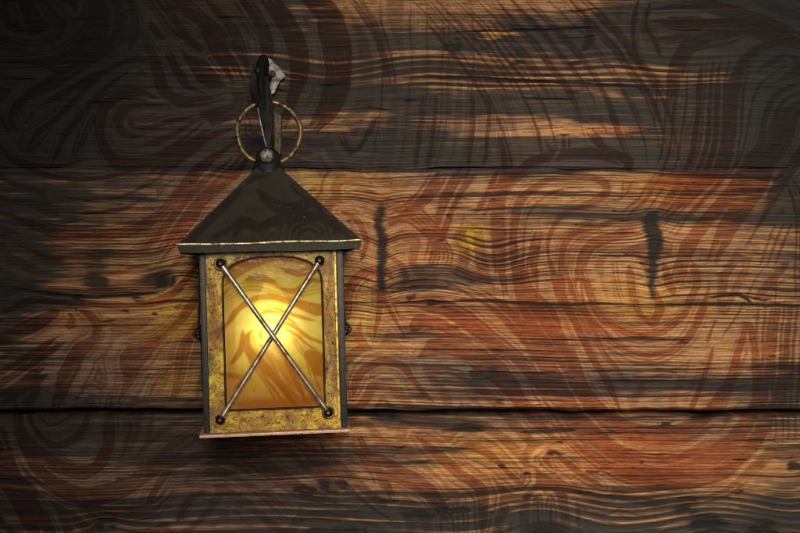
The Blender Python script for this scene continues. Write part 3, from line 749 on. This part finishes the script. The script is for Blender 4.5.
# ------------------------------------------------------------------ lantern: local frame faces the camera, 1.6 degrees of hang
APX, APY, DEP = 268.0, 163.0, .105
k0 = (D - DEP) / D
root_loc = Vector(((APX - CX) * k0 / 1000, -DEP, (CY - APY) * k0 / 1000))
yaw = math.atan2(-root_loc.x, D - DEP)
ROLL = math.radians(-1.55)
Rm = Matrix.Rotation(yaw, 3, 'Z') @ Matrix.Rotation(ROLL, 3, 'Y')
lan = empty('wall_lantern', root_loc, 'glowing black and brass lantern with pyramid roof and crossed rods hanging on the wall', 'lantern', Rm.to_euler())
RD = (D - DEP) / math.cos(yaw)
def L(u, w, e):
    """u right, w down from the roof tip (mm as seen at the wall), e metres towards the viewer"""
    sc = (RD - e) / (D * 1000) * math.cos(yaw) * 1.006
    return (u * sc, -e, -w * sc)
def vec(*a): return Vector(L(*a))

# swirls on the lantern (u, w)
LS = Strokes(21)
ls = LS.s
ls([(-24,26),(-12,18),(0,14)], [1.5,3.6,2]); ls([(-13,30),(2,46),(22,52),(44,46),(54,58)], [1.6,6,7,5,2])
ls([(-36,84),(-28,64),(-12,70),(14,62),(46,62),(66,70),(80,86)], [3,6,5,6,5,4,3]); ls([(-60,84),(-40,72),(-28,60)], [2,3,2])
for r_ in (10,16,22,29):
    LS.s([(38-r_,84),(38-r_*.8,84-r_*.7),(38,84-r_),(38+r_*.8,84-r_*.7),(38+r_,84)], [1,1.8,1.8,1.8,1], .9)
ls([(-84,88),(-66,70),(-44,46),(-26,28)], [3,4,4,2]); ls([(20,24),(30,36),(40,42)], [1,1.6,1])
# glass and frame
ls([(-64,178),(-46,166),(-28,147),(-4,139),(22,146),(50,154),(66,150)], [2,2,2.6,3.2,4,6,5])
ls([(-26,122),(-14,119),(2,126),(8,130)], [2,3.6,3,1.5]); ls([(4,130),(22,134),(40,124),(52,126)], [1.5,3,2.6,2])
ls([(-46,128),(-34,112),(-14,103),(4,101),(30,104),(46,116)], [3,7,6,4,3,3], .85)
ls([(-20,172),(-27,180),(-26,190),(-12,206),(2,222),(14,240),(26,254)], [1.5,3.6,4.6,5,4,3,2])
ls([(-6,163),(16,168),(34,180),(52,188)], [2,2.4,2.2,1.5]); ls([(6,168),(26,182),(44,196)], [1,1.6,1.2])
ls([(-12,182),(-12,174),(-4,170),(2,176)], [1.5,2,2,1.2]); ls([(-2,186),(10,200),(22,222),(30,246)], [1.5,3,3,1.5])
ls([(30,196),(44,206),(48,220)], [4,9,7]); LS.b([(-14,188),(0,210),(20,246)], 16, 7, 1.5, .9)
ls([(-38,246),(0,247),(46,243)], [4,7,4], .75, 4); ls([(-60,212),(-40,218),(-22,220)], [1.5,3,1.5], .7)
LS.b([(-62,110),(-58,150),(-64,200)], 6, 4, 1.6, .8); LS.b([(60,110),(54,150),(62,200),(56,250)], 6, 5, 1.8, .8)
ls([(-62,150),(-52,142),(-40,128)], [1,2.2,1], .8); ls([(-64,196),(-52,176),(-44,164)], [1,2.2,1], .8)
ls([(-40,260),(-20,262),(2,258)], [3,4,3], .6, 3); ls([(20,262),(40,258)], [3,2], .5, 3)

ls([(-46,112),(-30,100)], [2,4]); ls([(10,112),(28,116),(46,112)], [2,4,3]); ls([(-44,160),(-32,150),(-20,146)], [1,2.6,1]); ls([(0,150),(20,158),(44,164)], [1,2.2,1])
ls([(-14,158),(-4,154),(10,158),(26,170)], [1.4,2.2,2.2,1]); ls([(-44,206),(-32,190),(-30,172)], [1.4,3.4,1.6]); ls([(-40,232),(-24,214),(-18,200)], [1.6,3,1.4])
LS.b([(-46,140),(-20,128),(14,138),(48,134)], 7, 4, 1.1, .8); LS.b([(-10,190),(16,218),(40,250)], 14, 7, 1.5, .85); LS.b([(20,176),(40,204),(50,240)], 9, 5, 1.3, .8)
LS.b([(-62,230),(-56,262),(-20,268),(20,262),(60,266)], 5, 4, 1.4, .7)
def swirl_at(u, w):
    """arbitrary points: small arrays, no slicing"""
    wu = u + 2.4 * (vn(u / 20 + 50, w / 20 + 50, 71) - .5); ww = w + 2.4 * (vn(u / 20 + 50, w / 20 + 50, 72) - .5)
    M = np.zeros(u.shape)
    for C, val, soft in LS.L:
        a = sstep(-soft, soft, _seg(wu, ww, C)); M = np.maximum(M, a * val)
    return M

# --- roof: four sheet faces with a turned down lip, slightly dented
def roof():
    HW, WT, WE, WL = 92.0, 5.0, 87.0, 95.6
    sc = lambda e: (RD - e) / (D * 1000)
    eh = HW * sc(.085)                                    # real half width of the eave
    th = 11.0 * sc(.01)
    zt, ze, zl = -WT * sc(0), -WE * sc(.08), -WL * sc(.08)
    VV = []; FF = []; AA = []
    off = 0
    n = 90
    for side in range(4):
        a, b_ = np.meshgrid(np.linspace(0, 1, n), np.linspace(-1, 1, n), indexing='ij')   # a: top to eave
        half = th + (eh - th) * a
        z = zt + (ze - zt) * a
        sag = .0016 * np.sin(np.pi * a) * (1 - b_ ** 2) + .0012 * (fbm(a * 4 + side * 9, b_ * 4 + 9, 80) - .5) * np.sin(np.pi * a)
        x = half * b_; y = -(half - sag)
        z = z + .0008 * (vn(b_ * 3 + 7, a * 0 + side, 81) - .5) * (a > .98)
        # lip rows
        lz = np.linspace(0, 1, 8)[1:]
        lx = (eh - .0016 * lz[:, None]) * np.linspace(-1, 1, n)[None]
        ly = -(eh - .0016 * lz[:, None]) * np.ones((1, n))
        lzz = z[-1][None] + (zl - ze) * lz[:, None]
        x = np.vstack([x, lx]); y = np.vstack([y, ly]); z = np.vstack([z, lzz])
        u = x / sc(.08); w = -z / sc(.08)
        sw = swirl_at(u if side == 0 else u + 7, w)
        co, si = [(1, 0), (0, 1), (-1, 0), (0, -1)][side]
        VV.append(np.stack([x * co - y * si, x * si + y * co, z], -1).reshape(-1, 3)); AA.append(np.stack([sw, 0 * sw, 0 * sw], -1).reshape(-1, 3))
        FF.append(grid_faces(n + 7, n)[:, ::-1] + off); off += x.size
    V = np.vstack(VV); A = np.vstack(AA)
    o = mesh_obj('roof', V, np.vstack(FF), 'roof', lan, True, dict(swirl=A))
    bm = bmesh.new(); bm.from_mesh(o.data); bmesh.ops.remove_doubles(bm, verts=bm.verts, dist=.0001)
    bmesh.ops.recalc_face_normals(bm, faces=bm.faces)
    for e in bm.edges:
        if len(e.link_faces) == 2 and e.calc_face_angle(0) > .5: e.smooth = False
    bm.to_mesh(o.data); bm.free()
    # worn bead on the eave line
    m_ = MB(); pts = []
    N = 60
    for side in range(4):
        co, si = [(1, 0), (0, 1), (-1, 0), (0, -1)][side]
        for i in range(N):
            b_ = -1 + 2 * i / N
            x, y = (eh + .0004) * b_, -(eh + .0004)
            z = ze + .0008 * (float(vn(np.array([b_ * 3 + 7.]), np.array([float(side)]), 81)[0]) - .5) + .0007 * math.sin(b_ * 5 + side) * (1 - b_ * b_)
            pts.append((x * co - y * si, x * si + y * co, z))
    m_.tube(pts, .0010, 8, True)
    m_.build('eave_rim', 'edge', o, True)
    # inside ceiling of the roof
    MB().box((-eh * .9, -eh * .9, ze - .0005), (eh * .9, eh * .9, ze + .001)).build('soffit', 'iron', o)
    # cap with eye for the ring
    cp = MB(); s0 = sc(.0)
    cp.lathe([(17 * s0, -10.5 * s0), (15.5 * s0, -5.5 * s0), (13 * s0, -1 * s0), (12.5 * s0, 5 * s0), (11 * s0, 10 * s0), (6 * s0, 14 * s0), (.6 * s0, 15 * s0)], (0, 0, 0), n=32)
    cp.build('cap', 'iron', o, True, angle=.9)
    k_ = MB()
    k_.lathe([(.2*s0, 7*s0), (3*s0, 6.6*s0), (5.4*s0, 5*s0), (6.8*s0, 2.4*s0), (7*s0, 0), (6.4*s0, -3*s0), (5*s0, -6*s0)], (-1 * s0, -.014, 5.5 * s0), (0, -1, 0), 24)
    k_.build('cap_bolt', 'knob', o, True)
    return o, eh
roof_o, EH = roof()

# --- hanging ring
rg = MB(); pts = []
for i in range(72):
    a = 2 * math.pi * i / 72
    pts.append(L(1.5 + (31.3 + .5 * math.sin(3 * a + 1) + .3 * math.sin(7 * a)) * math.cos(a), -30.0 - 30.6 * math.sin(a), -.003 + .004 * math.sin(a)))
rg.tube(pts, .0023, 12, True); rg.build('hanging_ring', 'ring', lan, True)

# --- body
EF = .0650                     # front of the body towards the viewer
FW, FT, FB = 64.6, 93.0, 272.5
OW, OB, OS, OT = 49.0, 250.5, 128.0, 99.5
OX = 1.0
def opening(n):
    P_ = []
    for i in range(n):                                   # arch from right shoulder over the top to the left
        a = math.pi * i / (n - 1)
        ca, sa = math.cos(a), math.sin(a)
        P_.append((OX + OW * math.copysign(abs(ca) ** .80, ca), OS - (OS - OT) * sa ** .80))
    return P_
arch = opening(90)
loop = arch + [(OX - OW, y) for y in np.linspace(OS, OB, 60)[1:]] + [(x, OB) for x in np.linspace(OX - OW, OX + OW, 50)[1:]] + [(OX + OW, y) for y in np.linspace(OB, OS, 60)[1:-1]]
loop = np.array(loop)
def outer_pt(p):
    # matching point on the outer rectangle, straight out from the body's middle
    x, y = p; cx, cy = OX * .5, (FT + FB) / 2
    dx, dy = x - cx, y - cy
    k = min(((FW - math.copysign(0, dx)) if dx > 0 else FW) / max(abs(dx), 1e-6) if dx > 0 else (FW) / max(abs(dx), 1e-6),
            (FB - cy) / dy if dy > 0 else (cy - FT) / max(-dy, 1e-6))
    return (cx + dx * k, cy + dy * k)
outl = np.array([outer_pt(p) for p in loop])
# snap the nearest samples onto the four corners so the outline stays square
for cxn, cyn in ((-FW + OX * .5, FT), (FW + OX * .5, FT), (-FW + OX * .5, FB), (FW + OX * .5, FB)):
    i = np.argmin(np.hypot(outl[:, 0] - cxn, outl[:, 1] - cyn)); outl[i] = (cxn, cyn)
def frame(name, e, flip, mat, parent):
    nr = 34
    T = np.linspace(0, 1, nr)[:, None]
    U = loop[None, :, 0] * (1 - T) + outl[None, :, 0] * T
    Wd = loop[None, :, 1] * (1 - T) + outl[None, :, 1] * T
    ee = e + .0009 * (fbm(U / 26 + 30, Wd / 26 + 30, 90) - .5) * 2
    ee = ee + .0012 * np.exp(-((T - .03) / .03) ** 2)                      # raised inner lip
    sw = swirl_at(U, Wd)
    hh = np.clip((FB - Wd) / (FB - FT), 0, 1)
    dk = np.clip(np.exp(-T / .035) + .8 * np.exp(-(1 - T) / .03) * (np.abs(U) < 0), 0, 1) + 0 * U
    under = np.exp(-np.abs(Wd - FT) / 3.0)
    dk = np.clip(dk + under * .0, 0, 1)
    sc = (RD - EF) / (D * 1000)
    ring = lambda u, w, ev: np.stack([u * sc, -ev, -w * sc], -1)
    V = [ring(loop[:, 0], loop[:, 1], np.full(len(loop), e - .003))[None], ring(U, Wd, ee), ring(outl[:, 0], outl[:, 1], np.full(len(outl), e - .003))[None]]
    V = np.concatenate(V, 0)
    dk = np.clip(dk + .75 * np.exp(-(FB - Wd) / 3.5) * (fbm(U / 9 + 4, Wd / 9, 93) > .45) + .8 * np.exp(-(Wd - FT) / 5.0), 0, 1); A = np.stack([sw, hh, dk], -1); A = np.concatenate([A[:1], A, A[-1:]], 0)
    F = grid_faces(nr + 2, len(loop), True)
    o = mesh_obj(name, V.reshape(-1, 3), F, mat, parent, True, dict(swirl=A.reshape(-1, 3)))
    bm = bmesh.new(); bm.from_mesh(o.data)
    for ed in bm.edges:
        if len(ed.link_faces) == 2 and ed.calc_face_angle(0) > .6: ed.smooth = False
    bm.to_mesh(o.data); bm.free()
    return o
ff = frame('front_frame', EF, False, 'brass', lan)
SCF = (RD - EF) / (D * 1000)
MB().box(((FW - 2.6) * SCF + .0005, -EF - .0016, -262 * SCF), ((FW - .4) * SCF + .0005, -EF - .0002, -96 * SCF), .0005).build('frame_edge', 'gold', ff, True)
# black putty line round the opening
mb = MB(); mb.tube([(x * SCF, -EF - .0006, -y * SCF) for x, y in loop[::2]], .0008, 8, True)
mb.build('glazing_bead', 'black', ff, True)
# glass
GE = EF - .0042
def pane():
    us = np.linspace(-56, 58, 116); ws = np.linspace(96, 256, 162)
    U, Wd = np.meshgrid(us, ws)
    sw = swirl_at(U, Wd)
    tint = np.clip(sstep(196, 246, Wd + 12 * (fbm(U / 20 + 9, Wd / 20, 91) - .5)) * .95 + sstep(118, 103, Wd) * .8 + .55 * sstep(-36, -38, U) * 1, 0, 1)
    dirt = np.exp(-((Wd - 234 - 3 * np.sin(U / 7)) / 4.5) ** 2) * (np.abs(U) < 30) + .12
    V = np.stack([U * SCF, np.full(U.shape, -GE), -Wd * SCF], -1).reshape(-1, 3)
    A = np.stack([sw, tint, np.clip(dirt, 0, 1)], -1).reshape(-1, 3)
    return mesh_obj('glass_pane', V, grid_faces(*U.shape)[:, ::-1], 'glass', lan, True, dict(swirl=A))
pane()
# inner strip behind the glass at the left
MB().box(L(-40.5, 255, GE - .006), L(-39.6, 118, GE - .004)).build('inner_edge', 'black', lan)
# corner posts: dark angle irons standing proud of the frame
hwv = (FW) * SCF
def post(x0, x1, y0, y1):
    MB().box((x0, y0, -FB * SCF + .0002), (x1, y1, -FT * SCF + .004), .0007).build('corner_post', 'iron', lan, True, angle=.6)
g = .0004
px0, px1 = hwv + .5 * SCF + g, hwv + .5 * SCF + 6.4 * SCF
post(-px1 + 1.0 * SCF, -px0 + 1.0 * SCF, -EF + .001, -EF + .012); post(px0, px1 + .6 * SCF, -EF + .001, -EF + .012)
post(-px1 + 1.0 * SCF, -px0 + 1.0 * SCF, EF - .012, EF); post(px0, px1 + .6 * SCF, EF - .012, EF)
for sg in (-1, 1):
    xa, xb = sorted((sg * (px0 + .001), sg * (px0 + .003)))
    MB().box((xa, -EF + .0125, -FB * SCF + .001), (xb, EF - .0125, -FT * SCF + .003)).build('side_pane', 'side', lan)
    # bent guard wires of the sides: their crossing stands out half way down
    e_ = MB()
    x = sg * (px1 + .0004); zc = -174 * SCF
    out = sg * 6.6 * SCF
    e_.tube([(x - sg * .001, -EF + .010, zc + 7.5 * SCF), (x + out * .5, -EF + .004, zc + 4.0 * SCF), (x + out, -EF + .001, zc), (x + out * .5, -EF + .004, zc - 4.0 * SCF), (x - sg * .001, -EF + .010, zc - 7.5 * SCF)], .0011, 10)
    e_.tube([(x - sg * .001, EF - .012, zc + 60 * SCF), (x + sg * .002, 0, zc), (x - sg * .001, -EF + .012, zc - 60 * SCF)], .0011, 8)
    e_.tube([(x - sg * .001, -EF + .012, zc + 60 * SCF), (x + sg * .0042, 0, zc), (x - sg * .001, EF - .012, zc - 60 * SCF)], .0011, 8)
    e_.lathe([(.4 * SCF, 2.2 * SCF), (1.9 * SCF, 1.6 * SCF), (2.5 * SCF, 0)], (x + out * .35, -EF + .004, zc), (0, -1, 0), 14)
    e_.build('side_guard', 'iron', lan, True)
MB().box((-hwv - .002, EF - .002, -FB * SCF + .001), (hwv + .002, EF - .0005, -FT * SCF + .003)).build('back_panel', 'tin', lan)
# base tray
bt = MB()
bt.box((-74.5 * SCF, -EF - .008, -276.0 * SCF), (75.0 * SCF, EF + .006, -273.0 * SCF), .0006)
bo = bt.build('base_plate', 'rust', lan, True, angle=.6)
MB().box((-66 * SCF, -EF + .004, -272.8 * SCF), (66 * SCF, EF - .004, -271.4 * SCF)).build('floor_plate', 'tin', bo)

# --- crossed guard rods with bolts
RE = EF + .0062
rods = [((-49.5, 105.5), (53.0, 256.5)), ((48.5, 105.0), (-54.0, 259.5))]
for ri, (a, c) in enumerate(rods):
    e0 = RE + (.0035 if ri == 0 else 0)
    P_ = []; rr = []
    for t in np.linspace(0, 1, 40):
        bow = .0012 * math.sin(math.pi * t)
        P_.append(Vector((( a[0] + (c[0] - a[0]) * t) * SCF * .995, -(RE - .001 + (e0 - RE) * math.sin(math.pi * t) + bow), -(a[1] + (c[1] - a[1]) * t) * SCF * .997)))
        rr.append(.0022 if .06 < t < .94 else .0026)
    rod = MB().tube(P_, rr, 12).build('guard_rod', 'steel', lan, True)
    for (uu, ww), big in ((a, ri == 0), (c, ri == 0)):
        o3 = (uu * SCF * .995, -EF - .0005, -ww * SCF * .997); f = SCF
        bd = MB().lathe([(4.6*f, 0), (4.9*f, 3*f), (4.6*f, 6*f), (3.6*f, 8.2*f), (2*f, 9.4*f), (.2*f, 9.8*f)], o3, (0, -1, 0), 22).build('bolt', 'black', rod, True)
        MB().lathe([(1.7*f, 0), (1.5*f, 1.0*f), (.8*f, 1.7*f), (.1*f, 1.9*f)], (o3[0] - .4*f, o3[1] - 9.0*f, o3[2] - .3*f), (0, -1, 0), 14).build('bolt_tip', 'steel', bd, True)
        if big:
            w_ = MB(); w_.tube([(o3[0] + 5.6*f*math.cos(q_), o3[1] - 4.5*f, o3[2] + 5.6*f*math.sin(q_)) for q_ in np.linspace(0, 2*math.pi, 28, endpoint=False)], 1.0*f, 8, True)
            w_.build('washer', 'ring', bd, True)

# --- bulb and socket inside
zb = -166 * SCF
MB().lathe([(11*SCF, -102*SCF), (11*SCF, -112*SCF), (9*SCF, -122*SCF), (8.5*SCF, -126*SCF)], (0, 0.0, 0), n=24).build('bulb_socket', 'socket', lan, True, angle=.6)
bl = MB(); R_ = 20 * SCF
prof = [(8*SCF, -126.5*SCF), (9*SCF, -132*SCF), (14*SCF, -141*SCF), (18.5*SCF, -151*SCF)] + [(R_*math.cos(a), zb - R_*math.sin(a)) for a in np.linspace(.1, 1.52, 10)]
bl.lathe(prof, (0, 0, 0), n=28); bl.build('light_bulb', 'bulb', lan, True)

# ------------------------------------------------------------------ wall hook
HD = .045
hk_loc = Vector(((268 - CX) * (D - HD) / D / 1000, -.012, (CY - 77) * (D - HD) / D / 1000))
hook = empty('wall_hook', hk_loc, 'black forged hook with pale bent plate on the dark upper log above the lantern', 'hook')
def Hk(px, py, d):
    k = (D - d) / D
    return Vector(((px - CX) * k / 1000, -d, (CY - py) * k / 1000)) - hk_loc
def flat_poly(name, pts, d0, d1, mat, bev=.0005):
    m_ = MB(); n = len(pts)
    v = [Hk(px, py, d) for px, py, d in [(p[0], p[1], d0 if len(p) < 3 else p[2]) for p in pts]]
    v2 = [a + Vector((0, d0 - d1, 0)) for a in v]
    m_.add(v + v2, [tuple(range(n)), tuple(range(2*n-1, n-1, -1))] + [(i, i+n, (i+1) % n + n, (i+1) % n) for i in range(n)])
    return m_.build(name, mat, hook, False, bev)
flat_poly('wall_plate', [(266,57,.016),(271,59,.017),(276,64.5,.015),(281,68,.014),(283,72.5,.012),(286,76.5,.011),(281,80,.014),(278.5,84,.016),(277,87,.017),(274.5,93,.018),(269,96,.019),(266,88,.018)], .014, .0115, 'zinc', .0006)
MB().lathe([(.0034, 0), (.0034, .0012), (.0026, .0024), (.001, .003), (.0001, .0031)], tuple(Hk(272.5, 74, .0165)), (0, -1, 0), 9).build('nail_head', 'rusty', hook, True)
MB().tube([Hk(268,78,.032), Hk(268,78,.0)], .004, 10).build('spike', 'black', hook, True)
# hook arm: hammered flat bar, out of the wall, over and down, then a tapering tongue through the ring
arm = [(266,66,.004),(265,64,.030),(264,64,.060),(262,66,.092),(260.5,74,.108),(261,90,.113),(264,106,.114)]
am = MB(); C_ = catmull([(*Hk(*p),) for p in arm], .003)
rsA = np.random.RandomState(5)
rad = np.interp(np.linspace(0, 1, len(C_)), [0, .3, .6, .8, 1], [.0060, .0074, .0086, .0080, .0060]) * (1 + .10 * rsA.normal(size=len(C_)))
am.tube([tuple(x + rsA.normal(0, .0003, 3)) for x in C_], list(rad), 8, False, .55)
ao = am.build('hook_arm', 'black', hook, False, .0006)
MB().lathe([(.0042, 0), (.0040, .0014), (.0024, .003), (.0002, .0034)], tuple(Hk(258, 71, .112)), (0, -1, .3), 8).build('rivet', 'black', ao)
flat_poly('cleat', [(250,70,.024),(255,62,.024),(262,58,.024),(268,62,.024),(268,84,.024),(262,96,.024),(254,102,.024),(251,88,.024)], .024, .004, 'black', .0009)
tg = MB()
tip = [(254,80,.112),(267,76,.114),(272.5,98,.118),(273,124,.122),(270,148,.120),(267.5,150,.120),(264,136,.122),(258,112,.122),(253.5,98,.116)]
flat_poly('hook_tongue', tip, .12, .1165, 'black', .0005)
eg = MB(); eg.tube([tuple(Hk(*p)) for p in [(257.6,108,.1225),(260,120,.1235),(263,134,.1235),(266.4,147,.1215)]], .0007, 8); eg.build('worn_glint_edge', 'zinc', hook, True)  # highlight on the tongue's left edge, built as a pale wire
flat_poly('back_strap', [(274.3,112),(281,116),(280.8,153),(277,157),(274.3,152)], .016, .004, 'strap', .0004)

# ------------------------------------------------------------------ camera, light, world
cam = bpy.data.cameras.new('camera'); co = bpy.data.objects.new('camera', cam); COL.objects.link(co)
co.location = (0, -D, 0); co.rotation_euler = (math.pi / 2, 0, 0)
cam.sensor_width = 36; cam.lens = 36 * D / .8; cam.clip_start = .05; cam.clip_end = 100
cam.dof.use_dof = False
S.camera = co

def aim(o, target):
    d = Vector(target) - o.location
    o.rotation_euler = d.to_track_quat('-Z', 'Y').to_euler()
sp = bpy.data.lights.new('key_spot', 'SPOT'); so_ = bpy.data.objects.new('key_spot', sp); COL.objects.link(so_)  # unseen key light added from the front right; soft cone shapes the vignette
so_.location = (.26, -1.62, .36); aim(so_, (.155, 0, -.085))
sp.energy = 275; sp.color = (1.0, .90, .74); sp.spot_size = math.radians(33); sp.spot_blend = 1.0; sp.shadow_soft_size = .42
pl = bpy.data.lights.new('bulb_light', 'POINT'); po = bpy.data.objects.new('bulb_light', pl); COL.objects.link(po)
pl.energy = .10; pl.color = (1, .97, .85); pl.shadow_soft_size = .006
po.parent = lan; po.location = (0, -GE + .0145, -168 * SCF)

pl2 = bpy.data.lights.new('bulb_glow', 'POINT'); po2 = bpy.data.objects.new('bulb_glow', pl2); COL.objects.link(po2)
pl2.energy = .13; pl2.color = (1, .92, .50); pl2.shadow_soft_size = .012; po2.parent = lan; po2.location = (0, 0, -178 * SCF)
w = bpy.data.worlds.new('World'); S.world = w; w.use_nodes = True
w.node_tree.nodes['Background'].inputs[0].default_value = (.80, .86, 1.0, 1); w.node_tree.nodes['Background'].inputs[1].default_value = .075

S.view_settings.view_transform = 'Standard'; S.view_settings.look = 'None'; S.view_settings.exposure = 0; S.view_settings.gamma = 1
S.render.engine = 'CYCLES'
S.cycles.use_denoising = True
S.cycles.pixel_filter_type = 'BLACKMAN_HARRIS'; S.cycles.filter_width = .95
S.cycles.max_bounces = 8; S.cycles.transparent_max_bounces = 8
S.cycles.sample_clamp_indirect = 3
